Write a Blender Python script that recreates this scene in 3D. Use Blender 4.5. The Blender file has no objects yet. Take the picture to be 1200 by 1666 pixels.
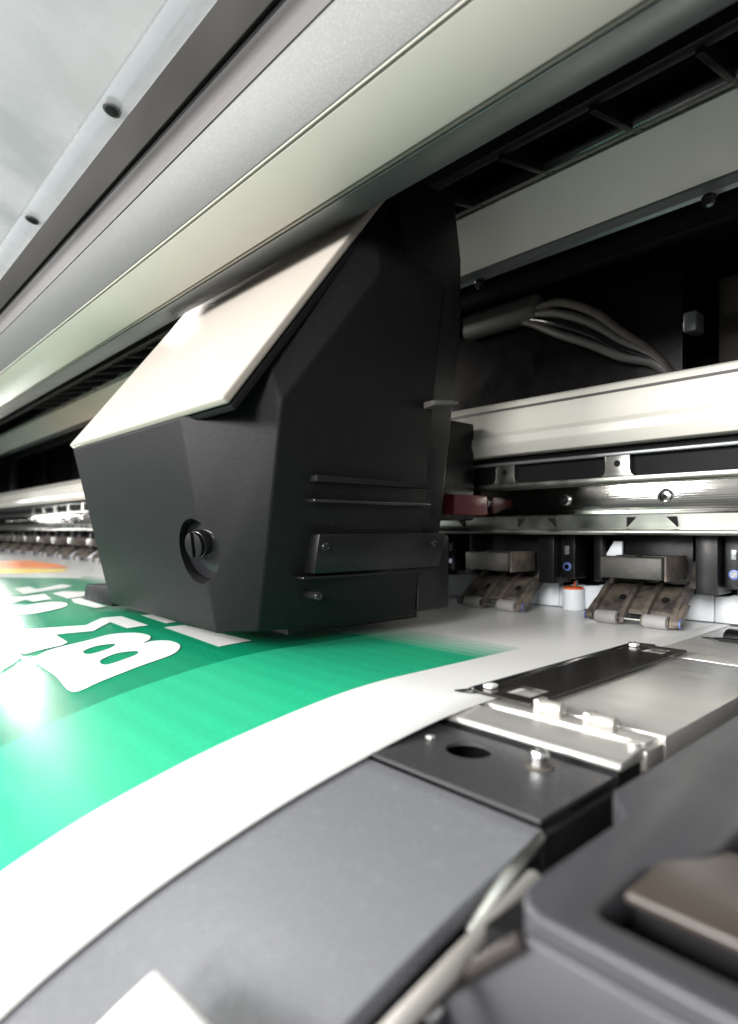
import bpy, bmesh, math, random
import numpy as np
from mathutils import Vector, Matrix

random.seed(7)
S = 0.07                       # one working unit is 7 cm (height of the lens above the platen)
scene = bpy.context.scene
col = scene.collection

# ------------------------------------------------------------------ camera
F_PX, CX, HZ = 1000.0, 600.0, 860.0            # focal length, centre column and horizon row in photo pixels (1200 x 1666)
CA, SA = 0.738, 0.6748                          # camera heading between -X and +Y
cam_d = bpy.data.cameras.new('camera')
cam = bpy.data.objects.new('camera', cam_d); col.objects.link(cam)
cam.location = (0, 0, S)
fwd = Vector((-CA, SA, 0)).normalized()
cam.rotation_euler = fwd.to_track_quat('-Z', 'Y').to_euler()
cam_d.sensor_fit = 'VERTICAL'; cam_d.sensor_height = 36; cam_d.sensor_width = 36
cam_d.lens = 36 * F_PX / 1666
cam_d.shift_y = (HZ - 833) / 1666
cam_d.clip_start = 0.005; cam_d.clip_end = 60
cam_d.dof.use_dof = True
cam_d.dof.focus_distance = 5.4 * S
cam_d.dof.aperture_fstop = 8.0
scene.camera = cam

# ------------------------------------------------------------------ light
world = bpy.data.worlds.new('World'); scene.world = world; world.use_nodes = True
wn, wl = world.node_tree.nodes, world.node_tree.links
wbg = wn['Background']; wbg.inputs['Strength'].default_value = 0.56
wtc = wn.new('ShaderNodeTexCoord'); wmap = wn.new('ShaderNodeMapping'); wno = wn.new('ShaderNodeTexNoise'); wr = wn.new('ShaderNodeValToRGB')
wmap.inputs['Scale'].default_value = (1.6, 1.6, 1.0)
wno.inputs['Scale'].default_value = 2.2; wno.inputs['Detail'].default_value = 2
wr.color_ramp.elements[0].position = 0.30; wr.color_ramp.elements[0].color = (0.66, 0.70, 0.73, 1)
wr.color_ramp.elements[1].position = 0.62; wr.color_ramp.elements[1].color = (1.0, 1.0, 0.98, 1)
wl.new(wtc.outputs['Generated'], wmap.inputs['Vector']); wl.new(wmap.outputs['Vector'], wno.inputs['Vector'])
wl.new(wno.outputs['Fac'], wr.inputs['Fac']); wl.new(wr.outputs['Color'], wbg.inputs['Color'])

def area(name, loc, target, sx, sy, power, color=(1, 1, 1)):
    d = bpy.data.lights.new(name, 'AREA'); d.shape = 'RECTANGLE'; d.size = sx * S; d.size_y = sy * S
    d.energy = power; d.color = color
    o = bpy.data.objects.new(name, d); col.objects.link(o)
    o.location = Vector(loc) * S
    o.rotation_euler = (Vector(target) - Vector(loc)).to_track_quat('-Z', 'Y').to_euler()
    return o
el = area('glare_light', (-32.5, 4.95, 1.7), (-8.5, 2.2, 0.0), 1.4, 2.8, 0.75, (1, 0.985, 0.95)); el.data.spread = math.radians(24)  # added lamp at the unseen far end, makes the glare on the sheet
area('ceiling_light', (-11, -1.5, 22), (-8, 0.5, 4), 10, 9, 12, (1, 0.99, 0.97))
area('room_light', (-10, -16, 7.0), (-3.5, 5, 0.5), 9, 5, 40, (1, 0.98, 0.95))
area('corner_fill', (4.5, -15, 6.5), (-3.0, 5, 0.3), 6, 5, 20, (1, 0.98, 0.95))  # added fill from the front right, brightens sheet and rollers
area('side_light', (-24, -12, 9), (-6.0, 2.2, 0.8), 8, 7, 10, (1, 0.99, 0.97))
area('hotspot_light', (-9.4, 3.72, 4.62), (-5.4, 2.7, 2.6), 1.0, 0.7, 0.8, (1, 0.93, 0.86))  # added lamp hidden under the cover, gives the carriage top its bright spot
for k in range(6):                              # row of upright tubes across the room, mirrored in the steel rail
    area('tube_light', (-18 - 2.0 * k, -45, 4.5), (-18 - 2.0 * k, 6, 3), 0.3, 9, 2.6)

scene.view_settings.view_transform = 'Standard'; scene.view_settings.look = 'None'
scene.view_settings.exposure = 0.15; scene.view_settings.gamma = 1.0
scene.view_settings.use_curve_mapping = False
scene.render.engine = 'CYCLES'
scene.cycles.max_bounces = 8

# ------------------------------------------------------------------ photo pixels to places
def ray(px, py):                                # direction per unit depth
    l = (px - CX) / F_PX; u = (HZ - py) / F_PX
    return Vector((-CA + SA * l, SA + CA * l, u))
def on_z(px, py, z=0.0):
    r = ray(px, py); t = (z - 1) / r.z; return Vector((r.x * t, r.y * t, z))
def on_y(px, py, Y):
    r = ray(px, py); t = Y / r.y; return Vector((r.x * t, Y, 1 + r.z * t))
def on_x(px, py, X):
    r = ray(px, py); t = X / r.x; return Vector((X, r.y * t, 1 + r.z * t))

# ------------------------------------------------------------------ materials
MATS = {}
def mat(name, base, rough=0.5, metal=0.0, spec=0.5, bump=0.0, bscale=400, var=0.0, vscale=8, stretch=None, coat=0.0, rvar=0.0, tint=None, tpos=(0.45, 0.7)):
    """Procedural plastic / metal: colour variation, fine relief and uneven gloss."""
    m = bpy.data.materials.new(name); m.use_nodes = True
    nt = m.node_tree; n, l = nt.nodes, nt.links
    b = n['Principled BSDF']
    b.inputs['Base Color'].default_value = (*base, 1); b.inputs['Roughness'].default_value = rough
    b.inputs['Metallic'].default_value = metal; b.inputs['Specular IOR Level'].default_value = spec
    b.inputs['Coat Weight'].default_value = coat; b.inputs['Coat Roughness'].default_value = 0.12
    tc = n.new('ShaderNodeTexCoord'); mp = n.new('ShaderNodeMapping'); l.new(tc.outputs['Object'], mp.inputs['Vector'])
    if stretch: mp.inputs['Scale'].default_value = stretch
    if var or tint:
        no = n.new('ShaderNodeTexNoise'); no.inputs['Scale'].default_value = vscale; no.inputs['Detail'].default_value = 6; no.inputs['Roughness'].default_value = 0.65
        l.new(mp.outputs['Vector'], no.inputs['Vector'])
        r = n.new('ShaderNodeValToRGB')
        r.color_ramp.elements[0].position, r.color_ramp.elements[1].position = (tpos if tint else (0.3, 0.7))
        lo = tuple(c * (1 - var) for c in base); hi = tint if tint else tuple(min(1, c * (1 + var)) for c in base)
        r.color_ramp.elements[0].color = (*lo, 1); r.color_ramp.elements[1].color = (*hi, 1)
        l.new(no.outputs['Fac'], r.inputs['Fac']); l.new(r.outputs['Color'], b.inputs['Base Color'])
    if rvar:
        n2 = n.new('ShaderNodeTexNoise'); n2.inputs['Scale'].default_value = vscale * 2.3; n2.inputs['Detail'].default_value = 5
        l.new(mp.outputs['Vector'], n2.inputs['Vector'])
        mr = n.new('ShaderNodeMapRange'); mr.inputs['From Min'].default_value = 0.3; mr.inputs['From Max'].default_value = 0.7
        mr.inputs['To Min'].default_value = max(0.03, rough - rvar); mr.inputs['To Max'].default_value = rough + rvar
        l.new(n2.outputs['Fac'], mr.inputs['Value']); l.new(mr.outputs['Result'], b.inputs['Roughness'])
    if bump:
        n3 = n.new('ShaderNodeTexNoise'); n3.inputs['Scale'].default_value = bscale; n3.inputs['Detail'].default_value = 3
        l.new(mp.outputs['Vector'], n3.inputs['Vector'])
        bp = n.new('ShaderNodeBump'); bp.inputs['Strength'].default_value = bump; bp.inputs['Distance'].default_value = 0.0006
        l.new(n3.outputs['Fac'], bp.inputs['Height']); l.new(bp.outputs['Normal'], b.inputs['Normal'])
    MATS[name] = m
    return m
mat('black_textured', (0.007, 0.0072, 0.008), 0.42, spec=0.13, bump=0.4, bscale=2800, var=0.1, tint=(0.024, 0.024, 0.024), tpos=(0.60, 0.74), vscale=520, rvar=0.05)
mat('black_plastic', (0.006, 0.006, 0.007), 0.35, spec=0.25, bump=0.15, bscale=900, rvar=0.08, vscale=30)
mat('black_matt', (0.005, 0.005, 0.006), 0.7, spec=0.25, var=0.3, vscale=20)
mat('black_gloss', (0.012, 0.012, 0.014), 0.16, rvar=0.06, vscale=40)
mat('smoked_plate', (0.02, 0.018, 0.016), 0.16, rvar=0.06, vscale=700, tint=(0.35, 0.32, 0.28), tpos=(0.70, 0.76))
mat('apron_grey', (0.150, 0.154, 0.168), 0.27, bump=0.10, bscale=3200, var=0.0, tint=(0.185, 0.19, 0.205), tpos=(0.56, 0.75), vscale=260, rvar=0.05)
mat('apron_dark', (0.042, 0.042, 0.046), 0.42, bump=0.25, bscale=2500, tint=(0.14, 0.13, 0.12), tpos=(0.62, 0.74), vscale=420, rvar=0.08)
mat('cover_grey', (0.046, 0.047, 0.053), 0.36, bump=0.15, bscale=3000, var=0.10, vscale=14, rvar=0.07)
mat('silver_textured', (0.098, 0.101, 0.098), 0.42, metal=0.25, bump=0.28, bscale=5500, var=0.0, tint=(0.15, 0.152, 0.15), tpos=(0.5, 0.7), vscale=1300)  # lighter specks paint a fine sparkle into the colour
mat('cream_paint', (0.38, 0.368, 0.325), 0.38, bump=0.06, bscale=700, var=0.03, vscale=10)
mat('bevel_grey', (0.095, 0.089, 0.089), 0.45, spec=0.3, var=0.05, vscale=10)
mat('cover_brown', (0.030, 0.026, 0.024), 0.6, spec=0.2, var=0.12, vscale=16, bump=0.1)
mat('inner_grey', (0.22, 0.235, 0.24), 0.36, metal=0.5, var=0.06, vscale=10, rvar=0.06)
mat('latch_brown', (0.050, 0.041, 0.035), 0.35, var=0.2, vscale=20, rvar=0.08)
mat('white_plastic', (0.80, 0.79, 0.76), 0.33, var=0.02, vscale=10, rvar=0.05)
mat('white_board', (0.78, 0.82, 0.86), 0.6, var=0.03, vscale=14)
mat('beam_white', (0.60, 0.59, 0.54), 0.35, var=0.03, vscale=14, rvar=0.06, bump=0.04)
mat('pale_panel', (0.80, 0.79, 0.76), 0.45, var=0.05, vscale=9)
mat('steel_brushed', (0.46, 0.45, 0.42), 0.10, metal=1.0, bump=0.2, bscale=900, stretch=(0.004, 1, 1), var=0.08, vscale=60, rvar=0.02)
mat('steel_plain', (0.40, 0.41, 0.38), 0.36, metal=1.0, var=0.10, vscale=30, rvar=0.08)
mat('aluminium', (0.68, 0.67, 0.645), 0.34, metal=0.72, bump=0.3, bscale=700, stretch=(0.05, 1, 1), var=0.05, vscale=60, rvar=0.07)
mat('steel_pale', (0.50, 0.48, 0.45), 0.3, metal=0.6, var=0.1, rvar=0.06)
mat('chrome', (0.75, 0.75, 0.74), 0.15, metal=1.0, rvar=0.05)
mat('rubber_grey', (0.24, 0.235, 0.235), 0.65, var=0.15, vscale=60, bump=0.15)
mat('dusty_arm', (0.035, 0.032, 0.030), 0.55, tint=(0.17, 0.14, 0.11), vscale=55, var=0.2, tpos=(0.36, 0.72), bump=0.3, bscale=600)
mat('dusty_block', (0.030, 0.031, 0.028), 0.5, tint=(0.10, 0.092, 0.078), vscale=40, var=0.2, tpos=(0.40, 0.78), bump=0.3, bscale=500, stretch=(0.6, 1, 1))
mat('carriage_top', (0.33, 0.30, 0.268), 0.43, coat=0.0, var=0.02, vscale=12, rvar=0.02)
mat('dim_grey', (0.11, 0.11, 0.105), 0.5, var=0.1)
mat('blue_cap', (0.09, 0.13, 0.36), 0.4, var=0.1)
mat('orange_plastic', (0.80, 0.13, 0.03), 0.4, var=0.06)
mat('red_plastic', (0.13, 0.02, 0.025), 0.4, var=0.1)
mat('print_white', (0.70, 0.71, 0.70), 0.24, rvar=0.03)
mat('print_orange', (0.85, 0.22, 0.02), 0.30, var=0.1, vscale=40)
mat('print_yellow', (0.82, 0.62, 0.06), 0.30, var=0.1, vscale=40)
mat('floor_grey', (0.16, 0.155, 0.15), 0.5, var=0.15, vscale=3)
mat('dust_brown', (0.11, 0.095, 0.08), 0.7, var=0.4, vscale=60)

def media_material():
    m = bpy.data.materials.new('printed_vinyl'); m.use_nodes = True
    nt = m.node_tree; n, l = nt.nodes, nt.links
    b = n['Principled BSDF']
    tc = n.new('ShaderNodeTexCoord'); sp = n.new('ShaderNodeSeparateXYZ'); l.new(tc.outputs['Object'], sp.inputs[0])
    def math_(op, a, bb=None, clamp=False):
        x = n.new('ShaderNodeMath'); x.operation = op; x.use_clamp = clamp
        for i, v in enumerate((a, bb)):
            if v is None: continue
            if isinstance(v, (int, float)): x.inputs[i].default_value = v
            else: l.new(v, x.inputs[i])
        return x.outputs[0]
    X = math_('DIVIDE', sp.outputs['X'], S); Y = math_('DIVIDE', sp.outputs['Y'], S)
    dark = math_('LESS_THAN', X, -4.22)                     # darker green field
    printed = math_('LESS_THAN', X, -2.90)                  # to the right a blank white margin
    # head passes: the ink builds up in steps towards the finished print
    step = math_('DIVIDE', math_('FLOOR', math_('MULTIPLY', math_('SUBTRACT', 4.46, Y), 9.0)), 6.0, clamp=True)
    step = math_('POWER', step, 0.7)
    edge = math_('LESS_THAN', Y, 4.46)
    ink = math_('MULTIPLY', math_('MULTIPLY', step, printed), edge)
    no = n.new('ShaderNodeTexNoise'); no.inputs['Scale'].default_value = 500; no.inputs['Detail'].default_value = 2; l.new(tc.outputs['Object'], no.inputs['Vector'])
    g = n.new('ShaderNodeMix'); g.data_type = 'RGBA'
    g.inputs[6].default_value = (0.020, 0.385, 0.205, 1); g.inputs[7].default_value = (0.002, 0.225, 0.110, 1); l.new(dark, g.inputs[0])
    gn = n.new('ShaderNodeMix'); gn.data_type = 'RGBA'; gn.blend_type = 'MULTIPLY'
    mr = n.new('ShaderNodeMapRange'); mr.inputs['To Min'].default_value = 0.86; mr.inputs['To Max'].default_value = 1.12; l.new(no.outputs['Fac'], mr.inputs['Value'])
    gn.inputs[0].default_value = 1; l.new(g.outputs[2], gn.inputs[6]); l.new(mr.outputs['Result'], gn.inputs[7])
    band = math_('MULTIPLY', math_('SINE', math_('MULTIPLY', Y, 34.0)), 0.035)
    band = math_('ADD', band, mr.outputs['Result'])
    l.new(band, gn.inputs[7])
    c = n.new('ShaderNodeMix'); c.data_type = 'RGBA'; c.inputs[6].default_value = (0.79, 0.79, 0.775, 1); l.new(gn.outputs[2], c.inputs[7]); l.new(ink, c.inputs[0])
    l.new(c.outputs[2], b.inputs['Base Color'])
    b.inputs['Roughness'].default_value = 0.24; b.inputs['Specular IOR Level'].default_value = 0.55
    bp = n.new('ShaderNodeBump'); bp.inputs['Strength'].default_value = 0.12; bp.inputs['Distance'].default_value = 0.0004
    l.new(no.outputs['Fac'], bp.inputs['Height']); l.new(bp.outputs['Normal'], b.inputs['Normal'])
    MATS['printed_vinyl'] = m
media_material()

def acrylic_material(name, haze, tintc, grime):
    m = bpy.data.materials.new(name); m.use_nodes = True
    n, l = m.node_tree.nodes, m.node_tree.links
    out = n['Material Output']; n.remove(n['Principled BSDF'])
    tr = n.new('ShaderNodeBsdfTransparent'); tr.inputs['Color'].default_value = (*tintc, 1)
    gl = n.new('ShaderNodeBsdfGlossy'); gl.inputs['Roughness'].default_value = 0.04
    df = n.new('ShaderNodeBsdfTranslucent'); df.inputs['Color'].default_value = (0.75, 0.76, 0.77, 1)
    lw = n.new('ShaderNodeLayerWeight'); lw.inputs['Blend'].default_value = 0.5
    fr = n.new('ShaderNodeMapRange'); fr.inputs['From Min'].default_value = 0.80; fr.inputs['From Max'].default_value = 1.0; fr.inputs['To Min'].default_value = 0.03; fr.inputs['To Max'].default_value = 0.40; l.new(lw.outputs['Facing'], fr.inputs['Value'])
    m1 = n.new('ShaderNodeMixShader'); m2 = n.new('ShaderNodeMixShader')
    tc = n.new('ShaderNodeTexCoord'); mp = n.new('ShaderNodeMapping'); mp.inputs['Scale'].default_value = (1, 0.35, 1); mp.inputs['Rotation'].default_value = (0, 0, 0.5)
    no = n.new('ShaderNodeTexNoise'); no.inputs['Scale'].default_value = 22; no.inputs['Detail'].default_value = 4
    l.new(tc.outputs['Object'], mp.inputs[0]); l.new(mp.outputs[0], no.inputs['Vector'])
    mr = n.new('ShaderNodeMapRange'); mr.inputs['From Min'].default_value = 0.35; mr.inputs['From Max'].default_value = 0.7
    mr.inputs['To Min'].default_value = haze; mr.inputs['To Max'].default_value = haze + grime; l.new(no.outputs['Fac'], mr.inputs['Value'])
    l.new(mr.outputs[0], m1.inputs[0]); l.new(tr.outputs[0], m1.inputs[1]); l.new(df.outputs[0], m1.inputs[2])
    l.new(fr.outputs[0], m2.inputs[0]); l.new(m1.outputs[0], m2.inputs[1]); l.new(gl.outputs[0], m2.inputs[2])
    l.new(m2.outputs[0], out.inputs['Surface'])
    MATS[name] = m
acrylic_material('acrylic', 0.06, (0.98, 0.985, 0.98), 0.50)
acrylic_material('acrylic_strip', 0.55, (0.85, 0.88, 0.90), 0.35)

# ------------------------------------------------------------------ mesh helpers (coordinates in working units)
def new(): return bmesh.new()
def bevel_all(bm, w, seg=2, ang=25):
    es = [e for e in bm.edges if len(e.link_faces) == 2 and e.calc_face_angle(0) > math.radians(ang)]
    if es: bmesh.ops.bevel(bm, geom=es, offset=w, segments=seg, profile=0.5, affect='EDGES', clamp_overlap=True)
def box(bm, x0, x1, y0, y1, z0, z1, bev=0.0, seg=2):
    t = new()
    bmesh.ops.create_cube(t, size=1)
    for v in t.verts:
        v.co = Vector((x0 + (v.co.x + .5) * (x1 - x0), y0 + (v.co.y + .5) * (y1 - y0), z0 + (v.co.z + .5) * (z1 - z0)))
    if bev: bevel_all(t, bev, seg)
    return join(bm, t)
def join(bm, t):
    me = bpy.data.meshes.new('tmp'); t.to_mesh(me); t.free(); bm.from_mesh(me); bpy.data.meshes.remove(me); return bm
def prism_x(bm, prof, x0, x1, bev=0.0, seg=2):
    """Closed Y-Z outline drawn out along X."""
    t = new()
    a = [t.verts.new((x0, y, z)) for y, z in prof]; b = [t.verts.new((x1, y, z)) for y, z in prof]
    t.faces.new(a); t.faces.new(b[::-1])
    k = len(prof)
    for i in range(k): t.faces.new((a[i], b[i], b[(i + 1) % k], a[(i + 1) % k]))
    bmesh.ops.recalc_face_normals(t, faces=t.faces)
    if bev: bevel_all(t, bev, seg)
    return join(bm, t)
def prism_z(bm, prof, z0, z1, bev=0.0, seg=2):
    t = new()
    a = [t.verts.new((x, y, z0)) for x, y in prof]; b = [t.verts.new((x, y, z1)) for x, y in prof]
    t.faces.new(a[::-1]); t.faces.new(b)
    k = len(prof)
    for i in range(k): t.faces.new((a[i], a[(i + 1) % k], b[(i + 1) % k], b[i]))
    bmesh.ops.recalc_face_normals(t, faces=t.faces)
    if bev: bevel_all(t, bev, seg)
    return join(bm, t)
def prism_y(bm, prof, y0, y1, bev=0.0, seg=2):
    t = new()
    a = [t.verts.new((x, y0, z)) for x, z in prof]; b = [t.verts.new((x, y1, z)) for x, z in prof]
    t.faces.new(a); t.faces.new(b[::-1])
    k = len(prof)
    for i in range(k): t.faces.new((a[i], b[i], b[(i + 1) % k], a[(i + 1) % k]))
    bmesh.ops.recalc_face_normals(t, faces=t.faces)
    if bev: bevel_all(t, bev, seg)
    return join(bm, t)
def cyl(bm, p0, p1, r0, r1=None, seg=24, bev=0.0):
    p0, p1 = Vector(p0), Vector(p1); r1 = r0 if r1 is None else r1
    t = new(); d = p1 - p0
    bmesh.ops.create_cone(t, cap_ends=True, segments=seg, radius1=r0, radius2=r1, depth=d.length)
    if bev: bevel_all(t, bev, 2, 50)
    q = d.to_track_quat('Z', 'Y').to_matrix().to_4x4()
    bmesh.ops.transform(t, matrix=Matrix.Translation((p0 + p1) / 2) @ q, verts=t.verts)
    return join(bm, t)
def hull(bm, pts, bev=0.0, seg=2, ang=20):
    t = new()
    for p in pts: t.verts.new(p)
    bmesh.ops.convex_hull(t, input=t.verts)
    bmesh.ops.dissolve_limit(t, angle_limit=math.radians(2.5), verts=t.verts, edges=t.edges)
    if bev: bevel_all(t, bev, seg, ang)
    return join(bm, t)

def thing(name, label, cat, loc, group=None):
    o = bpy.data.objects.new(name, None); col.objects.link(o); o.location = Vector(loc) * S
    o.empty_display_size = 0.02
    o['label'] = label; o['category'] = cat
    if group: o['group'] = group
    return o
def obj(name, bm, m, parent=None, base=None, smooth=32, label=None, kind=None):
    """One mesh object. Vertices come in world units and are stored relative to the thing's base."""
    root = parent
    while root is not None and root.parent is not None: root = root.parent
    off = root.location if root is not None else (Vector(base) * S if base is not None else Vector((0, 0, 0)))
    for v in bm.verts: v.co = v.co * S - off
    me = bpy.data.meshes.new(name); bm.to_mesh(me); bm.free()
    me.materials.append(MATS[m])
    if smooth and me.polygons:
        me.polygons.foreach_set('use_smooth', [True] * len(me.polygons))
        me.set_sharp_from_angle(angle=math.radians(smooth))
    o = bpy.data.objects.new(name, me); col.objects.link(o)
    if parent is not None: o.parent = parent
    elif base is not None: o.location = off
    if label: o['label'] = label
    if kind: o['kind'] = kind
    return o
def tag(o, label, cat, group=None):
    o['label'] = label; o['category'] = cat
    if group: o['group'] = group
    return o
def copy_tree(o, parent=None):
    c = o.copy(); col.objects.link(c)
    if parent is not None: c.parent = parent
    for ch in list(o.children): copy_tree(ch, c)
    return c

XL, XR = -34.0, 5.0                              # the machine's long axis

# ------------------------------------------------------------------ setting
b = new(); prism_x(b, [(8.3, -1.2), (8.6, -1.2), (8.6, 5.09), (8.3, 5.09)], XL, XR)
back = obj('back_wall', b, 'black_matt', kind='structure')
b = new(); box(b, XL, XR, -3.0, 8.6, -2.6, -2.4)
obj('base_blocker', b, 'black_matt', kind='structure')  # unseen base, added to block light from beneath
b = new(); box(b, -120, 120, -140, 60, -12.2, -12)
obj('floor', b, 'floor_grey', kind='structure')
b = new(); box(b, XL - .3, XL, 2.6, 8.6, -2.4, 5.09)
obj('end_blocker', b, 'black_matt', kind='structure')  # unseen end of the machine, added to stop world light coming in
b = new(); prism_x(b, [(2.42, 5.10), (8.6, 5.10), (8.6, 5.2), (2.42, 5.2)], XL, XR)
obj('roof_blocker', b, 'black_matt', kind='structure')  # unseen roof of the machine, added to keep the interior dark

# ------------------------------------------------------------------ vinyl sheet
PY = np.array([-1.2, -.8, -.4, 0.0, .43, .81, 1.3, 1.96, 2.58, 2.95, 4.0, 5.5, 7.3])
PZ = np.array([-2.35, -1.75, -1.17, -.80, -.51, -.345, -.207, -.085, -.012, 0.0, 0.0, 0.0, 0.0])
dm = np.gradient(PZ, PY)
dm[-4:] = 0
def zprof(y):
    y = min(max(y, PY[0]), PY[-1])
    i = min(int(np.searchsorted(PY, y, side='right')) - 1, len(PY) - 2); i = max(i, 0)
    h = PY[i + 1] - PY[i]; t = (y - PY[i]) / h
    return float((2*t**3-3*t**2+1)*PZ[i] + (t**3-2*t**2+t)*h*dm[i] + (-2*t**3+3*t**2)*PZ[i+1] + (t**3-t**2)*h*dm[i+1])
def zmedia(x, y):                               # a loose sheet lifts a little where it leaves the platen
    a = math.exp(-((x + 7.0) / 2.6) ** 2) * math.exp(-((y - 1.9) / 0.75) ** 2)
    return zprof(y) + 0.012 + 0.045 * a
def on_media(px, py):
    r = ray(px, py); lo, hi = 0.2, 60.0
    for _ in range(60):
        d = (lo + hi) / 2
        p = r * d
        if 1 + p.z - (zprof(p.y) if p.y > PY[0] else -2.35) - 0.012 > 0: lo = d
        else: hi = d
    p = r * lo
    return p.x, p.y
XM = -2.15
b = new()
ys = np.concatenate([np.linspace(-1.2, 3.2, 67), np.linspace(3.3, 7.3, 12)])
xs = np.concatenate([np.linspace(-31.0, -12, 14), np.linspace(-11.5, XM, 40)])
grid = [[b.verts.new((x, y, zmedia(x, y))) for y in ys] for x in xs]
for i in range(len(xs) - 1):
    for j in range(len(ys) - 1):
        b.faces.new((grid[i][j], grid[i + 1][j], grid[i + 1][j + 1], grid[i][j + 1]))
media = obj('vinyl_sheet', b, 'printed_vinyl', smooth=180)
md = media.modifiers.new('thickness', 'SOLIDIFY'); md.thickness = 0.0005; md.offset = -1
tag(media, 'glossy vinyl sheet printed in two greens with white lettering and a blank white margin', 'vinyl sheet')

def catmull(pts, n=5):
    out = []; k = len(pts)
    for i in range(k):
        p0, p1, p2, p3 = (np.array(pts[(i + j - 1) % k], float) for j in range(4))
        for s in range(n):
            t = s / n
            out.append(tuple(0.5 * ((2*p1) + (-p0+p2)*t + (2*p0-5*p1+4*p2-p3)*t*t + (-p0+3*p1-3*p2+p3)*t**3)))
    return out
def print_shape(name, loops, m, lift=0.006, crop=None):
    """Flat ink shape laid on the sheet: outlines found on the photograph, moved to where they lie on the vinyl."""
    cu = bpy.data.curves.new('ink', 'CURVE'); cu.dimensions = '2D'; cu.fill_mode = 'FRONT'
    for lp in loops:
        pts = [on_media(*((p[0] / crop[2] + crop[0], p[1] / crop[2] + crop[1]) if crop else p)) for p in lp]
        s = cu.splines.new('POLY'); s.points.add(len(pts) - 1); s.use_cyclic_u = True
        for q, p in zip(s.points, pts): q.co = (p[0], p[1], 0, 1)
    o = bpy.data.objects.new('ink', cu); col.objects.link(o)
    dg = bpy.context.evaluated_depsgraph_get(); me = bpy.data.meshes.new_from_object(o.evaluated_get(dg), depsgraph=dg)
    bpy.data.objects.remove(o); bpy.data.curves.remove(cu)
    t = new(); t.from_mesh(me); bpy.data.meshes.remove(me)
    if not t.verts: t.free(); return None
    y0, y1 = min(v.co.y for v in t.verts), max(v.co.y for v in t.verts)
    for y in np.arange(math.floor(y0 / .12) * .12, y1, .12):
        bmesh.ops.bisect_plane(t, geom=t.verts[:] + t.edges[:] + t.faces[:], plane_co=(0, y, 0), plane_no=(0, 1, 0))
    x0, x1 = min(v.co.x for v in t.verts), max(v.co.x for v in t.verts)
    for x in np.arange(math.floor(x0 / .4) * .4, x1, .4):
        bmesh.ops.bisect_plane(t, geom=t.verts[:] + t.edges[:] + t.faces[:], plane_co=(x, 0, 0), plane_no=(1, 0, 0))
    for v in t.verts: v.co.z = zmedia(v.co.x, v.co.y) + lift
    for f in t.faces:
        f.normal_update()
        if f.normal.z < 0: f.normal_flip()
    return obj(name, t, m, media, smooth=180)
CR = (0, 930, 4.0)
print_shape('letter', [catmull([(300, 545), (560, 480), (720, 435), (880, 420), (970, 435), (972, 462), (930, 487), (1000, 471), (1100, 467), (1166, 490), (1162, 525), (1100, 567), (900, 640), (650, 735), (470, 800), (360, 700), (230, 605)], 4),
                       catmull([(540, 548), (620, 515), (732, 498), (745, 508), (690, 535), (580, 565)], 4),
                       catmull([(650, 605), (750, 560), (870, 542), (900, 550), (860, 575), (695, 630)], 4)], 'print_white', crop=CR)
print_shape('letter', [[(150, 405), (260, 400), (555, 378), (660, 322), (790, 304), (965, 365), (825, 391), (716, 351), (605, 417), (360, 442), (440, 490), (400, 510), (150, 560), (60, 470)]], 'print_white', crop=CR)
print_shape('letter', [[(1065, 376), (1200, 356), (1640, 455), (1425, 500), (1412, 497)]], 'print_white', crop=CR)
print_shape('letter', [[(915, 292), (1010, 286), (1170, 330), (1080, 348)]], 'print_white', crop=CR)
print_shape('letter', [catmull([(20, 290), (180, 230), (330, 206), (425, 212), (430, 238), (330, 272), (180, 300)], 4),
                       catmull([(170, 262), (230, 248), (215, 256)], 3)], 'print_white', crop=CR)
print_shape('letter', [[(0, 185), (165, 165), (290, 149), (336, 185), (215, 206), (170, 190), (0, 230)]], 'print_white', crop=CR)
print_shape('letter', [[(88, 112), (190, 99), (240, 117), (400, 84), (470, 92), (430, 108), (260, 134), (150, 152)]], 'print_white', crop=CR)
print_shape('letter', [[(340, 146), (400, 130), (560, 132), (560, 160), (440, 182)]], 'print_white', crop=CR)
print_shape('letter', [[(460, 184), (520, 174), (690, 236), (622, 250), (480, 212)]], 'print_white', crop=CR)
print_shape('letter', [catmull([(-160, 640), (0, 560), (90, 545), (130, 560), (110, 600), (0, 665), (-160, 760)], 4)], 'print_white', crop=CR)
print_shape('letter', [[(-90, 530), (10, 514), (26, 538), (-60, 575)]], 'print_white', crop=CR)
print_shape('stripe', [[(-60, 914), (0, 913), (48, 912.5), (92, 918), (113, 924), (58, 925), (-60, 924.5)]], 'print_orange', 0.008)
print_shape('stripe', [[(-60, 925.5), (0, 925.5), (58, 926), (113, 926.5), (100, 931), (40, 933), (-60, 934)]], 'print_yellow', 0.008)
print_shape('patch', [[(-60, 902), (30, 899), (150, 905), (152, 930), (130, 941), (60, 940), (-60, 943)]], 'print_white', 0.004)

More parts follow.
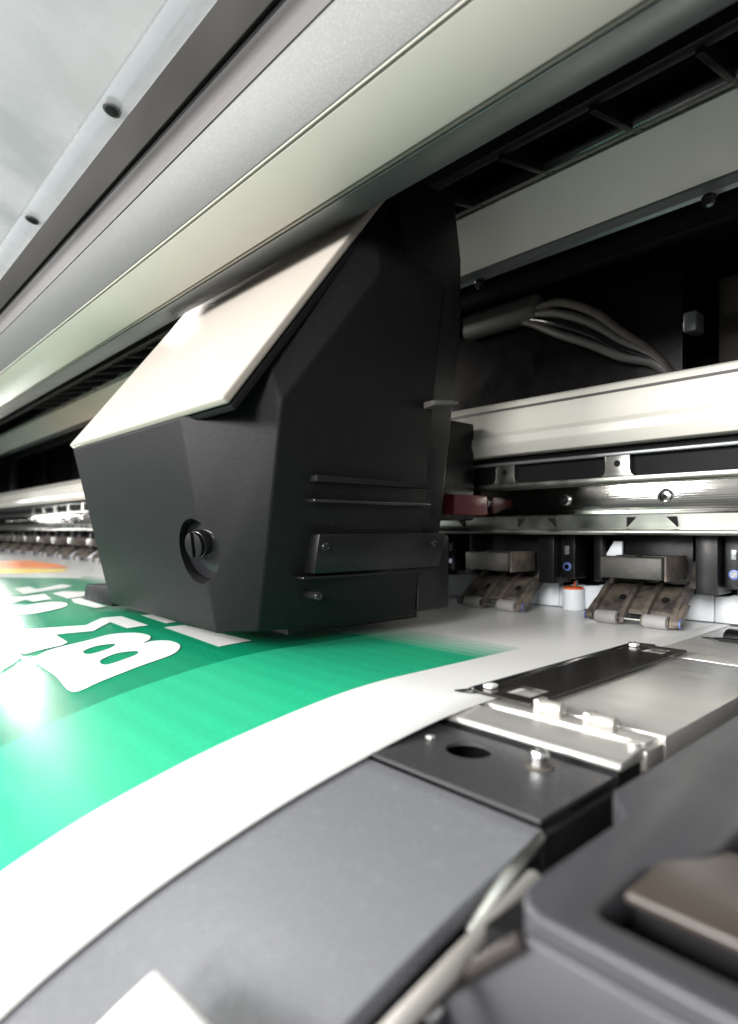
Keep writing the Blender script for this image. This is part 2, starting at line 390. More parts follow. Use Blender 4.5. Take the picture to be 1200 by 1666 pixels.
# ------------------------------------------------------------------ front apron (dark panel that carries the sheet)
ap = thing('front_apron', 'curved dark grey front panel beside the white margin of the sheet', 'panel', (-1.7, 1.4, -2.4))
b = new()
XA0, XA1 = -31.0, -1.22
yy = list(np.linspace(-1.25, 1.98, 40))
top = [b.verts.new((XA0, y, zprof(y) - .012)) for y in yy]; top2 = [b.verts.new((XA1, y, zprof(y) - .012)) for y in yy]
lo = [b.verts.new((XA0, y, zprof(y) - .09)) for y in yy]; lo2 = [b.verts.new((XA1, y, zprof(y) - .09)) for y in yy]
for i in range(len(yy) - 1):
    b.faces.new((top[i], top2[i], top2[i + 1], top[i + 1])); b.faces.new((lo[i], lo[i + 1], lo2[i + 1], lo2[i]))
    b.faces.new((top2[i], lo2[i], lo2[i + 1], top2[i + 1])); b.faces.new((top[i], top[i + 1], lo[i + 1], lo[i]))
b.faces.new((top[0], lo[0], lo2[0], top2[0])); b.faces.new((top[-1], top2[-1], lo2[-1], lo[-1]))
bmesh.ops.recalc_face_normals(b, faces=b.faces)
bevel_all(b, 0.012, 2, 40)
obj('curved_panel', b, 'apron_grey', ap, smooth=40)
# flat top plate with the round hole
hc = on_z(762, 1221, -.07)
b = new()
x0, x1, y0, y1, zt, zb = -2.6, -1.24, 1.985, 2.56, -.068, -.085
def ringed_plate(b, x0, x1, y0, y1, zt, zb, cx, cy, rx, ry, seg=32):
    t = new(); outer = []
    for k in range(seg):
        a = 2 * math.pi * k / seg; dx, dy = math.cos(a), math.sin(a)
        sx = ((x1 - cx) / dx if dx > 1e-6 else (x0 - cx) / dx if dx < -1e-6 else 1e9); sy = ((y1 - cy) / dy if dy > 1e-6 else (y0 - cy) / dy if dy < -1e-6 else 1e9)
        s = min(sx, sy); outer.append((cx + dx * s, cy + dy * s, a))
    corners = [(x1, y1), (x0, y1), (x0, y0), (x1, y0)]
    for c in corners:
        a = math.atan2(c[1] - cy, c[0] - cx) % (2 * math.pi); outer.append((c[0], c[1], a))
    outer.sort(key=lambda q: q[2])
    O = [t.verts.new((q[0], q[1], zt)) for q in outer]; I = [t.verts.new((cx + rx * math.cos(q[2]), cy + ry * math.sin(q[2]), zt)) for q in outer]
    O2 = [t.verts.new((q[0], q[1], zb)) for q in outer]; I2 = [t.verts.new((v.co.x, v.co.y, zb)) for v in I]
    k = len(O)
    for i in range(k):
        j = (i + 1) % k
        t.faces.new((O[i], O[j], I[j], I[i])); t.faces.new((I[i], I[j], I2[j], I2[i])); t.faces.new((O[j], O[i], O2[i], O2[j]))
    bmesh.ops.recalc_face_normals(t, faces=t.faces)
    return join(b, t)
ringed_plate(b, x0, x1, y0, y1, zt, zb, hc.x, hc.y, .115, .105)
obj('top_plate', b, 'apron_dark', ap, smooth=40)
b = new(); cyl(b, (hc.x, hc.y, -1.0), (hc.x, hc.y, -.9), .14)
obj('hole_floor', b, 'black_matt', ap)
sc = on_z(877, 1245, -.06)
b = new(); cyl(b, (sc.x, sc.y, -.066), (sc.x, sc.y, -.062), .062, seg=32)
wash = obj('washer', b, 'dust_brown', ap)
b = new(); cyl(b, (sc.x, sc.y, -.058), (sc.x, sc.y, -.03), .045, seg=24); cyl(b, (sc.x, sc.y, -.03), (sc.x, sc.y, .012), .048, .036, seg=24, bev=.008); cyl(b, (sc.x, sc.y, .012), (sc.x, sc.y, .02), .022, .016, seg=16)
obj('screw', b, 'chrome', ap)
pn = on_z(700, 1199, -.06)
b = new(); box(b, pn.x - .02, pn.x + .02, pn.y - .02, pn.y + .02, -.069, -.052, .006)
obj('pin', b, 'aluminium', ap)
b = new(); box(b, -1.235, -1.20, 1.95, 2.56, -.5, -.105, .01)
obj('side_lip', b, 'black_matt', ap)

# ------------------------------------------------------------------ aluminium platen at the sheet's side
pl = thing('platen', 'brushed aluminium platen with grooved front lip beside the sheet', 'platen', (-1.7, 4, -2.4))
b = new(); prism_x(b, [(2.60, -.055), (2.585, -.045), (2.585, -.03), (2.60, -.018), (2.80, .004), (2.82, -.004), (2.82, -.055)], -2.5, -1.225, .004)
obj('front_lip', b, 'aluminium', pl)
b = new(); box(b, -2.5, -1.24, 2.60, 2.82, -.3, -.058); obj('lip_gap_strip', b, 'black_matt', pl)  # black strip put in for the dark gap under the lip
b = new(); prism_x(b, [(2.835, -.16), (2.835, -.03), (2.88, -.03), (2.88, .0), (3.02, .0), (3.02, -.16)], -2.5, -1.245, .004)
obj('clip_channel', b, 'aluminium', pl)
b = new(); prism_x(b, [(3.035, -.16), (3.035, .002), (4.98, .004), (4.98, -.16)], -2.5, -1.215, .006)
obj('plate', b, 'aluminium', pl)
b = new(); prism_x(b, [(5.0, -.16), (5.0, .002), (7.2, .004), (7.2, -.16)], -2.5, -0.9, .006)
obj('plate', b, 'aluminium', pl)
b = new(); box(b, -31, -2.52, 2.6, 7.3, -.16, -.004)
obj('bed', b, 'aluminium', pl)
for q in ((911, 1163), (996, 1187)):
    p = on_z(*q, .0)
    b = new(); cyl(b, (p.x - .10, p.y - .02, .03), (p.x + .03, p.y - .02, .03), .042, seg=20, bev=.008); box(b, p.x - .13, p.x - .09, p.y - .06, p.y + .03, -.02, .07, .008)
    k = obj('clip_knob', b, 'steel_pale', pl)
b = new(); box(b, -1.30, -1.215, 2.83, 3.03, -.12, -.02, .015); cyl(b, (-1.26, 2.80, -.02), (-1.26, 2.80, .02), .03, seg=16)
obj('end_block', b, 'steel_pale', pl)
# smear of dirt at the back of the plate
rb = random.Random(3)
b = new()
for i in range(3):
    c = (-1.62 + .05 * i, 6.05 - .03 * i)
    pts = catmull([(c[0] + .42 * math.cos(a) * rb.uniform(.6, 1.15), c[1] + .06 * math.sin(a) * rb.uniform(.5, 1.2)) for a in np.linspace(0, 6.28, 11)[:-1]], 3)
    prism_z(b, pts, .004, .012 + .01 * i, 0)
obj('dirt_smear', b, 'black_matt', pl)
b = new(); prism_x(b, [(6.12, .0), (6.14, .05), (6.2, .075), (6.3, .08), (6.3, .0)], -1.95, -0.9, .01)
obj('rear_strip', b, 'black_plastic', pl)

# ------------------------------------------------------------------ edge clip holding down the sheet
ec = thing('edge_clip', 'thin smoked black edge clip lying along the border of the sheet', 'clip', (-2.1, 4.0, .012))
b = new()
X0, X1, Y0, Y1 = -2.34, -1.90, 2.95, 5.16
def plate_with_windows():
    xsn = [X0 + .05, X0 + .17, X0 + .37, X1]
    ysn = [Y0, Y0 + .10, Y0 + .30, Y1 - .30, Y1 - .10, Y1]
    t = new(); z0, z1 = .018, .034
    V = {}
    def v(i, j, z):
        if (i, j, z) not in V: V[(i, j, z)] = t.verts.new((xsn[i], ysn[j], z))
        return V[(i, j, z)]
    solid = lambda i, j: 0 <= i < 3 and 0 <= j < 5 and not (i == 1 and j in (1, 3))
    for i in range(3):
        for j in range(5):
            if not solid(i, j): continue
            t.faces.new((v(i, j, z1), v(i + 1, j, z1), v(i + 1, j + 1, z1), v(i, j + 1, z1)))
            t.faces.new((v(i, j, z0), v(i, j + 1, z0), v(i + 1, j + 1, z0), v(i + 1, j, z0)))
            for di, dj, a, c in ((-1, 0, (i, j + 1), (i, j)), (1, 0, (i + 1, j), (i + 1, j + 1)), (0, -1, (i, j), (i + 1, j)), (0, 1, (i + 1, j + 1), (i, j + 1))):
                if not solid(i + di, j + dj): t.faces.new((v(*a, z1), v(*a, z0), v(*c, z0), v(*c, z1)))
    bmesh.ops.recalc_face_normals(t, faces=t.faces)
    return t
join(b, plate_with_windows())
obj('plate', b, 'smoked_plate', ec, smooth=30)
b = new(); prism_y(b, [(X0 - .02, .016), (X0 + .05, .016), (X0 + .05, .034), (X0 + .035, .046), (X0 + .015, .046)], Y0 - .0, Y1 + .0, .003)
obj('raised_edge', b, 'black_gloss', ec)
for yc in (Y0 + .12, Y1 - .14):
    b = new(); box(b, X0 + .055, X0 + .12, yc - .05, yc + .03, .034, .06, .012)
    obj('stud', b, 'white_plastic', ec)
b = new(); prism_z(b, [(X0 - .05, Y0 - .07), (X0 + .06, Y0 - .02), (X0 + .06, Y0 + .04), (X0, Y0 + .04)], .018, .03, .003)
obj('end_tab', b, 'black_gloss', ec); b = new()
prism_z(b, [(X0 - .05, Y1 + .04), (X0 + .16, Y1 + .09), (X0 + .18, Y1 + .01), (X0, Y1 + .01)], .018, .032, .003)
obj('end_tab', b, 'black_gloss', ec)

# ------------------------------------------------------------------ right side cover
rc = thing('side_cover', 'dark grey moulded side cover with a rectangular slot and rounded corner', 'cover', (-.3, 2.2, -2.4))
b = new()
zt = .05
pts = [(-1.05, 6.0), (-1.05, 2.17), (-1.03, 2.12), (-.99, 2.08), (-.945, 2.03), (-.93, 1.98), (-.93, 1.46), (-.92, 1.40), (-.885, 1.345), (-.83, 1.32), (1.6, 1.32), (1.6, 1.43), (-.70, 1.43), (-.735, 1.44), (-.752, 1.47), (-.752, 1.72), (-.735, 1.77), (-.70, 1.80), (-.685, 1.86), (-.66, 1.9), (-.64, 2.0), (-.64, 6.0)]
prism_z(b, pts[::-1], -.06, zt, .014, 3)
obj('top_panel', b, 'cover_grey', rc, smooth=35)
b = new(); box(b, -1.02, 1.6, 1.36, 6, -.34, -.075)
obj('tray', b, 'black_matt', rc)
lp = [(-.735, 1.57), (1.6, 1.57), (1.6, 2.0), (-.62, 2.0), (-.66, 1.90), (-.735, 1.80)]
b = new(); prism_z(b, lp, .025, .055, .012, 3); obj('latch_top', b, 'latch_brown', rc, label='brownish raised plate inside the slot')
b = new(); prism_z(b, [(x_ + (.02 if x_ < 1 else 0), y_ + .02) for x_, y_ in lp], -.07, .024); obj('latch_body', b, 'black_matt', rc)
b = new(); box(b, -.60, 1.6, 2.02, 2.9, -.02, .035, .02); box(b, -.52, .6, 2.05, 2.2, .035, .075, .02)
obj('slot_insert', b, 'dusty_block', rc)
b = new(); prism_y(b, [(-.86, .0), (-1.16, -.30), (-1.20, -.9), (1.6, -.9), (1.6, .0)], 1.30, 1.345, .012)
obj('front_wall', b, 'cover_grey', rc)
b = new(); cyl(b, (-1.165, 1.29, -.315), (-.855, 1.29, -.005), .022, seg=16, bev=.006)
obj('edge_bead', b, 'cover_brown', rc)
b = new(); cyl(b, (-1.13, 1.22, -.33), (-1.13, 1.29, -.33), .03, seg=16, bev=.006)
obj('screw', b, 'chrome', rc)

# steel rods in the gap
rod = thing('gap_rod', 'bright steel rod lying in the dark gap between apron and side cover', 'rod', (-1.1, 1.3, -.2))
b = new(); cyl(b, (-1.065, 1.68, -.09), (-1.04, .80, -.24), .028, seg=20, bev=.01)
obj('shaft', b, 'steel_pale', rod)
b = new(); cyl(b, (-1.05, 1.1, -.21), (-1.05, 1.1, -2.4), .02, seg=12)
obj('stem', b, 'black_matt', rod)
hk = thing('hinge_tongue', 'small pale metal tongue bent down at the corner of the apron', 'tongue', (-1.19, 1.7, -.1))
b = new(); hull(b, [(-1.205, 1.92, -.07), (-1.17, 1.92, -.08), (-1.205, 1.70, -.13), (-1.15, 1.74, -.12), (-1.205, 1.5, -.23), (-1.17, 1.5, -.23), (-1.205, 1.92, -.10), (-1.205, 1.5, -.26)], .008)
obj('tongue', b, 'steel_plain', hk)

# white clip on the apron close to the lens
wc = thing('white_block', 'blurred white plastic block lying on the curved dark apron', 'block', (-1.8, .55, -.45))
b = new()
O_ = Vector((0, 0, 1))
pA = O_ + ray(255, 1566) * 1.72; pB = O_ + ray(150, 1668) * 1.50; pC = O_ + ray(352, 1664) * 1.46
pD = pB + (pC - pA) * 1.0
pts = [pA, pA + (pB - pA) * 1.4, pA + (pC - pA) * 1.5, pA + (pB - pA) * 1.4 + (pC - pA) * 1.5]
hull(b, pts + [p - Vector((0, 0, .09)) for p in pts], .03, 4)
obj('body', b, 'white_plastic', wc)

# ------------------------------------------------------------------ steel guide rail and white beam
YR = 6.2
wb = thing('white_beam', 'long cream white beam with rolled lower edge above the steel rail', 'beam', (-2, YR, 1.87))
b = new(); prism_x(b, [(6.10, 1.94), (6.06, 2.0), (6.07, 2.09), (6.15, 2.15), (6.19, 2.30), (6.22, 2.47), (6.25, 2.52), (6.31, 2.55), (6.9, 2.55), (6.9, 1.88), (6.14, 1.88)], XL, XR, .012, 3)
obj('beam_body', b, 'beam_white', wb, smooth=40)
b = new(); prism_x(b, [(6.205, 2.42), (6.212, 2.45), (6.30, 2.45), (6.30, 2.42)], XL, XR)
obj('seam', b, 'bevel_grey', wb)

gr = thing('guide_rail', 'polished steel guide rail with round bolts and triangular notches', 'rail', (-2, YR, .9))
# backing strip behind the slots, slotted plate
b = new(); prism_x(b, [(6.34, 1.50), (6.34, 1.86), (6.8, 1.86), (6.8, 1.50)], XL, XR); obj('backing', b, 'black_matt', gr)
def X_at(px, Y): return on_y(px, 860, Y).x
slotY = 6.26
b = new(); prism_x(b, [(6.24, 1.765), (6.24, 1.80), (6.33, 1.80), (6.33, 1.765)], XL, XR, .006); obj('upper_flange', b, 'inner_grey', gr)
tabs = [(X_at(985, slotY), X_at(1025, slotY))]
pitch = X_at(1005, slotY) - X_at(822, slotY)
w = tabs[0][1] - tabs[0][0]; tx = tabs[0][0]
k = -16
while True:
    a = tx + pitch * k
    if a > XR: break
    k += 1
    if a < XL + 1: continue
    b = new()
    prism_y(b, [(a - .05, 1.545), (a - .015, 1.57), (a, 1.62), (a, 1.763), (a + w, 1.763), (a + w, 1.62), (a + w + .015, 1.57), (a + w + .05, 1.545)], 6.245, 6.30, .004)
    tb = obj('tab', b, 'steel_plain', gr)
    b = new(); cyl(b, (a + w / 2, 6.243, 1.68), (a + w / 2, 6.27, 1.68), .035, seg=20)
    obj('tab_hole', b, 'black_matt', tb)
b = new(); prism_x(b, [(6.245, 1.48), (6.22, 1.50), (6.22, 1.54), (6.245, 1.545), (6.33, 1.545), (6.33, 1.48)], XL, XR, .005); obj('bead', b, 'steel_plain', gr)
b = new(); prism_x(b, [(6.20, 1.15), (6.20, 1.46), (6.23, 1.475), (6.6, 1.475), (6.6, 1.15)], XL, XR, .008); obj('rail_face', b, 'steel_brushed', gr)
b = new(); prism_x(b, [(6.27, 1.0), (6.24, 1.145), (6.6, 1.145), (6.6, 1.0)], XL, XR); obj('lower_channel', b, 'steel_plain', gr)
b = new(); prism_x(b, [(6.17, .935), (6.15, .96), (6.16, .99), (6.21, 1.0), (6.6, .998), (6.6, .935)], XL, XR, .006); obj('lip', b, 'steel_plain', gr, smooth=40)
bx1, bx2 = X_at(920, 6.2), X_at(1083, 6.2)
bp_ = bx2 - bx1; k = -24
while True:
    a = bx1 + bp_ * k
    if a > XR: break
    k += 1
    if a < XL + 1: continue
    b = new(); cyl(b, (a, 6.197, 1.315), (a, 6.205, 1.315), .078, seg=28)
    r_ = obj('bolt', b, 'chrome' if k % 2 else 'black_gloss', gr)
    b = new(); cyl(b, (a, 6.175, 1.315), (a, 6.197, 1.315), .054, .06, seg=24, bev=.006)
    h_ = obj('bolt_head', b, 'chrome', r_)
    b = new(); cyl(b, (a, 6.172, 1.315), (a, 6.176, 1.315), .026, seg=6)
    obj('hex_socket', b, 'black_matt', r_)
nx = [X_at(843, 6.25), X_at(904, 6.25), X_at(1020, 6.25), X_at(1102, 6.25)]
per = nx[2] - nx[0]
for k in range(-14, 3):
    for side in (0, 1):
        a = nx[side] + per * k
        if a > XR or a < XL + 1: continue
        s = 1 if side == 0 else -1
        b = new(); prism_y(b, [(a, 1.118), (a + s * .10, 1.118), (a, 1.02)], 6.236, 6.262)
        obj('notch', b, 'black_matt', gr)

# ------------------------------------------------------------------ pinch roller units
def pinch_unit(cx):
    t = thing('pinch_roller', 'dusty black pinch roller unit with two grey rollers beside the edge clip', 'pinch roller', (cx, 6.2, .012), 'pinch rollers under the steel rail')
    # lever block, slightly split into three laminations
    b = new(); box(b, cx - .24, cx + .37, 5.98, 6.30, .505, .715, .012); box(b, cx - .24, cx - .02, 6.30, 6.50, .505, .722, .012); box(b, cx + .04, cx + .37, 6.30, 6.50, .50, .726, .012)
    lb = obj('lever_block', b, 'dusty_block', t)
    b = new(); box(b, cx + .374, cx + .40, 6.02, 6.52, .49, .73, .008); obj('side_plate', b, 'dusty_arm', lb)
    # shoe: sloping plate
    b = new(); prism_x(b, [(6.235, .13), (6.26, .175), (6.60, .40), (6.72, .40), (6.72, .33), (6.34, .11)], cx - .40, cx + .40, .01)
    obj('shoe', b, 'dusty_arm', t)
    for hx in (-.20, .24):
        b = new(); q = Vector((cx + hx, 6.40, .275)); nrm = Vector((0, -.55, .83)).normalized()
        cyl(b, q - nrm * .02, q + nrm * .008, .036, seg=16); obj('hole', b, 'black_matt', t)
    for rx in (-.42, -.10, .12, .40):
        b = new(); prism_x(b, [(6.13, .04), (6.14, .10), (6.24, .22), (6.42, .36), (6.56, .44), (6.66, .45), (6.66, .36), (6.30, .12), (6.22, .05), (6.17, .03)], cx + rx - .028, cx + rx + .028, .01)
        obj('rib', b, 'dusty_arm', t)
    b = new(); prism_x(b, [(6.50, .40), (6.58, .52), (6.60, .66), (6.70, .68), (6.74, .40)], cx + .41, cx + .49, .015)
    obj('hinge_ear', b, 'dusty_arm', t); b = new()
    prism_x(b, [(6.50, .40), (6.58, .52), (6.60, .62), (6.70, .62), (6.74, .40)], cx - .42, cx - .36, .015)
    obj('hinge_ear', b, 'dusty_arm', t)
    b = new(); cyl(b, (cx - .48, 6.16, .083), (cx + .48, 6.16, .083), .016, seg=12); obj('axle', b, 'steel_plain', t)
    for rx in (-.255, .245):
        b = new(); cyl(b, (cx + rx - .115, 6.16, .083), (cx + rx + .115, 6.16, .083), .070, seg=28, bev=.012)
        rl = obj('roller', b, 'rubber_grey', t)
        b = new(); cyl(b, (cx + rx + .114, 6.16, .083), (cx + rx + .126, 6.16, .083), .042, seg=16); obj('hub', b, 'dusty_arm', rl)
    for s in (-1, 1):
        b = new(); hull(b, [(cx + s * .45 + dx, y, z) for dx in (-.03, .03) for y, z in ((6.12, .05), (6.12, .12), (6.19, .04), (6.34, .26), (6.42, .24))], .014)
        ca = obj('end_arm', b, 'dusty_arm', t)
        b = new(); cyl(b, (cx + s * .476, 6.15, .085), (cx + s * .490, 6.15, .085), .047, seg=20, bev=.004); obj('cap_ring', b, 'blue_cap', ca)
        b = new(); cyl(b, (cx + s * .40, 6.15, .085), (cx + s * .497, 6.15, .085), .040, seg=20, bev=.01); obj('end_cap', b, 'dusty_arm', ca)
    # bracket hanging from the rail
    b = new(); box(b, cx - .42, cx + .42, 6.62, 6.78, .42, .93, .01); box(b, cx + .52, cx + .72, 6.40, 6.80, .36, .93, .012); box(b, cx - .56, cx - .46, 6.46, 6.80, .42, .93, .012); box(b, cx + .74, cx + .92, 6.52, 6.80, .42, .93, .012)
    br = obj('bracket', b, 'black_plastic', t)
    b = new(); cyl(b, (cx + .83, 6.50, .56), (cx + .83, 6.525, .56), .05, seg=20, bev=.006); bo = obj('bracket_bolt', b, 'blue_cap', br)
    b = new(); cyl(b, (cx + .83, 6.492, .56), (cx + .83, 6.502, .56), .03, seg=16); obj('bolt_core', b, 'chrome', br)
    b = new(); box(b, cx + .80, cx + .85, 6.50, 6.53, .70, .80, .006); obj('bracket_tab', b, 'inner_grey', br)
    return t
u0 = pinch_unit(-2.80)
PP = 1.74
for k in range(1, 17):
    c = copy_tree(u0)
    c.location.x = (-2.80 - PP * k) * S
    if k == 1: c['label'] = 'dusty pinch roller unit next to the carriage, with the orange rimmed core at its side'
    elif k < 7: c['label'] = 'pinch roller unit under the rail behind the black print carriage'
    else: c['label'] = 'small distant pinch roller unit under the far end of the rail beyond the carriage'
# white boards added in place of the bright room beyond the slot
x = -0.2; i = 0
hs = [.36, .34, .33, .31, .345, .32, .30]
while x > -30:
    wdt = .30 if i % 3 else .42
    b = new(); h_ = hs[i % 7]
    prism_y(b, [(x - wdt, 0.02), (x, 0.02), (x, h_), (x - wdt * .45, h_), (x - wdt * .5, h_ - .015), (x - wdt, h_ - .03)], 7.0, 7.12, .01)
    cyl(b, (x - wdt * .3, 7.05, h_), (x - wdt * .3, 7.05, h_ + .05), .014, seg=8)
    o = obj('slot_board', b, 'white_board', base=(x - wdt / 2, 7.05, .016))
    tag(o, 'white board standing in for the bright room behind the pinch rollers', 'feed guide', 'white boards behind the rollers')
    x -= wdt + .012; i += 1
rl = thing('roll_core', 'white roll core with an orange rim between the two pinch roller units', 'roll core', (-4.0, 6.88, .016))
cxr = X_at(931, 6.85)
b = new(); cyl(b, (cxr, 6.87, .016), (cxr, 6.87, .27), .125, seg=36, bev=.008); obj('core', b, 'white_board', rl)
b = new(); cyl(b, (cxr, 6.87, .27), (cxr, 6.87, .295), .128, .11, seg=36, bev=.006); cyl(b, (cxr + .02, 6.87, .30), (cxr + .02, 6.87, .36), .012, seg=8); obj('rim', b, 'orange_plastic', rl)
lt = on_y(1004, 898, 6.58)  # white patch painted where light shows through the bracket opening
b = new(); prism_y(b, [(lt.x - .13, .70), (lt.x + .06, .70), (lt.x + .06, .86), (lt.x - .03, .86)], 6.56, 6.60, .006)
o = obj('gap_light_patch', b, 'white_board', base=(lt.x, 6.58, .70)); tag(o, 'small white patch standing in for light through the bracket above the lever block', 'tab')

# ------------------------------------------------------------------ back of the machine
vc = thing('vent_channel', 'black channel with open rectangular bays under the top cover', 'channel', (-1, 5.2, 4.2))
def yz(t, Y): return 1 + t * Y
b = new(); prism_x(b, [(4.55, yz(.77, 4.55) - .12), (4.55, yz(.77, 4.55) + .25), (4.72, yz(.77, 4.72) + .25), (4.72, yz(.745, 4.72) - .10)], XL, XR, .01); obj('front_bar', b, 'black_plastic', vc)
b = new(); prism_x(b, [(5.35, yz(.655, 5.35)), (5.30, yz(.675, 5.30)), (5.5, yz(.68, 5.5)), (5.6, yz(.645, 5.6))], XL, XR, .008); obj('rear_bar', b, 'black_gloss', vc)
b = new(); prism_x(b, [(4.72, 4.95), (5.6, 4.95), (5.6, 5.05), (4.72, 5.05)], XL, XR); obj('roof', b, 'black_matt', vc)
ribx = [on_y(q, 300, 5.2).x for q in (1180, 1012, 880, 760)]
for i in range(26):
    x = (ribx[0] + (ribx[1] - ribx[0]) * i) if i < 2 else ribx[1] - .88 * (i - 1)
    if x < -20: break
    b = new(); prism_x(b, [(4.66, 4.36), (4.72, 4.75), (5.5, 4.8), (5.56, 4.58), (5.32, 4.50)], x - .03, x + .03, .008); obj('rib', b, 'black_plastic', vc)

rp = thing('rear_panel', 'pale grey inner panel with dark screw holes below the black channel', 'panel', (-1, 6, 4.3))
b = new(); prism_x(b, [(5.62, yz(.642, 5.62)), (6.10, yz(.522, 6.10)), (6.20, yz(.53, 6.20)), (5.75, yz(.66, 5.75))], XL, XR, .012); obj('panel_face', b, 'pale_panel', rp)
b = new(); prism_x(b, [(6.11, yz(.518, 6.11)), (6.28, yz(.505, 6.28)), (6.30, yz(.497, 6.30)), (6.42, yz(.50, 6.42)), (6.2, yz(.55, 6.2))], XL, XR, .01); obj('lower_ledge', b, 'inner_grey', rp)
pn_ = Vector((0, -.9, -.43)).normalized()
for (qx, qy, Yq) in ((1025, 228, 5.74), (1153, 326, 6.12)):
    p = on_y(qx, qy, Yq)
    for i in range(5):
        q = Vector((p.x - 2.6 * i, p.y, p.z))
        b = new(); cyl(b, q + pn_ * .03, q - pn_ * .05, .065, seg=24, bev=.008); s_ = obj('screw', b, 'black_gloss', rp)
        b = new(); cyl(b, q + pn_ * .034, q + pn_ * .029, .03, seg=6); obj('screw_recess', b, 'black_matt', s_)
dw = thing('dark_bulkhead', 'dark inner bulkhead behind the white beam with an upright edge and brown board', 'bulkhead', (-2, 7.5, 1.8))
b = new(); prism_x(b, [(6.5, 3.98), (6.6, 3.95), (6.85, 4.1), (6.85, 4.4), (6.5, 4.4)], XL, XR, .01); obj('upper_trough', b, 'black_plastic', dw)
xe = on_y(1110, 520, 7.2).x
b = new(); box(b, -24, xe, 7.2, 7.35, 1.8, 4.6, .02); obj('panel', b, 'black_plastic', dw)
b = new(); box(b, xe + .30, XR, 7.4, 7.5, 1.8, 3.75, .02); obj('board', b, 'cover_brown', dw)
q = on_y(1127, 525, 7.2); b = new(); box(b, q.x - .09, q.x + .05, 7.15, 7.40, q.z - .10, q.z + .12, .02); obj('catch', b, 'inner_grey', dw)
ih = thing('ink_housing', 'dim grey ink damper housing with tubes on the dark bulkhead behind the carriage', 'housing', (-4.2, 7.0, 3.6))
p, r2 = on_y(748, 552, 6.95), on_y(872, 472, 6.95)
b = new(); box(b, p.x, r2.x, 6.95, 7.19, p.z, r2.z, .09, 4); obj('box', b, 'dim_grey', ih)
def tube(bm, pts, r, seg=10):
    P = [Vector(q) for q in pts]; Q = []
    for i_ in range(len(P) - 1):
        p0, p1, p2, p3 = P[max(i_ - 1, 0)], P[i_], P[i_ + 1], P[min(i_ + 2, len(P) - 1)]
        for t_ in np.linspace(0, 1, 8, endpoint=False):
            Q.append(0.5 * ((2 * p1) + (p2 - p0) * t_ + (2 * p0 - 5 * p1 + 4 * p2 - p3) * t_ ** 2 + (3 * p1 - p0 - 3 * p2 + p3) * t_ ** 3))
    Q.append(P[-1]); rings = []
    for i_, q in enumerate(Q):
        d = (Q[min(i_ + 1, len(Q) - 1)] - Q[max(i_ - 1, 0)]).normalized()
        a_ = d.cross(Vector((0, 1, .3))).normalized(); c_ = d.cross(a_).normalized()
        rings.append([bm.verts.new(q + a_ * r * math.cos(k_ * 6.2832 / seg) + c_ * r * math.sin(k_ * 6.2832 / seg)) for k_ in range(seg)])
    for i_ in range(len(rings) - 1):
        for k_ in range(seg): bm.faces.new((rings[i_][k_], rings[i_][(k_ + 1) % seg], rings[i_ + 1][(k_ + 1) % seg], rings[i_ + 1][k_]))
    bm.faces.new(rings[0][::-1]); bm.faces.new(rings[-1])
    bmesh.ops.recalc_face_normals(bm, faces=bm.faces)
for k, (c_, m) in enumerate(((0, 'dust_brown'), (18, 'dim_grey'), (34, 'black_gloss'), (50, 'dim_grey'))):
    pts = [on_y(846, 512 + c_ * .2, 7.08), on_y(866, 506 + c_ * .4, 7.05), on_y(905, 492 + c_, 6.98), on_y(960, 505 + c_ * 1.1, 6.98), on_y(1010, 540 + c_ * .8, 7.02), on_y(1060, 575 + c_ * .3, 7.10), on_y(1090, 610, 7.14)]
    b = new(); tube(b, pts, .055); obj('ink_tube', b, m, ih, smooth=60)
for (px_, w_) in ((18, .5), (74, .22), (140, .4)):
    p = on_y(px_, 720, 7.4)
    b = new(); box(b, p.x - w_, p.x + w_, 7.3, 7.6, 0, p.z + (.6 if w_ > .3 else .0), .03)
    o = obj('inner_post', b, 'apron_dark' if w_ > .3 else 'black_gloss', base=(p.x, 7.45, 0)); tag(o, 'dim grey upright post inside the far end of the machine' if w_ > .3 else 'slim black upright post inside the far end of the machine', 'post', 'posts inside the far end')
p = on_y(60, 702, 7.25)
b = new(); prism_x(b, [(7.2, p.z), (7.2, p.z + .16), (7.28, p.z + .2), (7.28, p.z)], -33, -16, .01)
o = obj('cross_bar', b, 'inner_grey', base=(-24, 7.2, p.z)); tag(o, 'dull pale cross bar above the posts at the far end', 'bar')

# ------------------------------------------------------------------ top cover over the print head
tc = thing('top_cover', 'long front cover of the printer with cream underside and silver textured face', 'cover', (-4, 2.5, 3.4))
def part_profile(name, prof, m, bev=.006):
    b = new(); prism_x(b, prof, XL, XR, bev, 3); return obj(name, b, m, tc, smooth=35)
def at(t, Y): return (Y, 1 + t * Y)
g0 = at(1.076, 2.42); l3 = at(.853, 2.82); iv = at(.77, 3.32); s1 = at(1.36, 2.22); s2 = at(1.50, 2.17)
part_profile('lower_panel', [g0, l3, (l3[0] + .02, l3[1] + .12), (g0[0] + .20, g0[1] + .12)], 'cream_paint', .012)
part_profile('inner_return', [(l3[0] + .025, l3[1] + .01), (l3[0] + .10, l3[1] + .055), (l3[0] + .14, l3[1] + .18), (l3[0] + .03, l3[1] + .14)], 'cream_paint', .008)
part_profile('inner_lip', [(l3[0] + .145, l3[1] + .075), iv, (iv[0] + .03, iv[1] + .02), (iv[0], iv[1] + .25), (l3[0] + .15, l3[1] + .25)], 'inner_grey', .008)
part_profile('textured_panel', [(g0[0] - .02, g0[1] + .02), (s1[0], s1[1]), (s1[0] + .16, s1[1] + .10), (g0[0] + .19, g0[1] + .14)], 'silver_textured', .012)
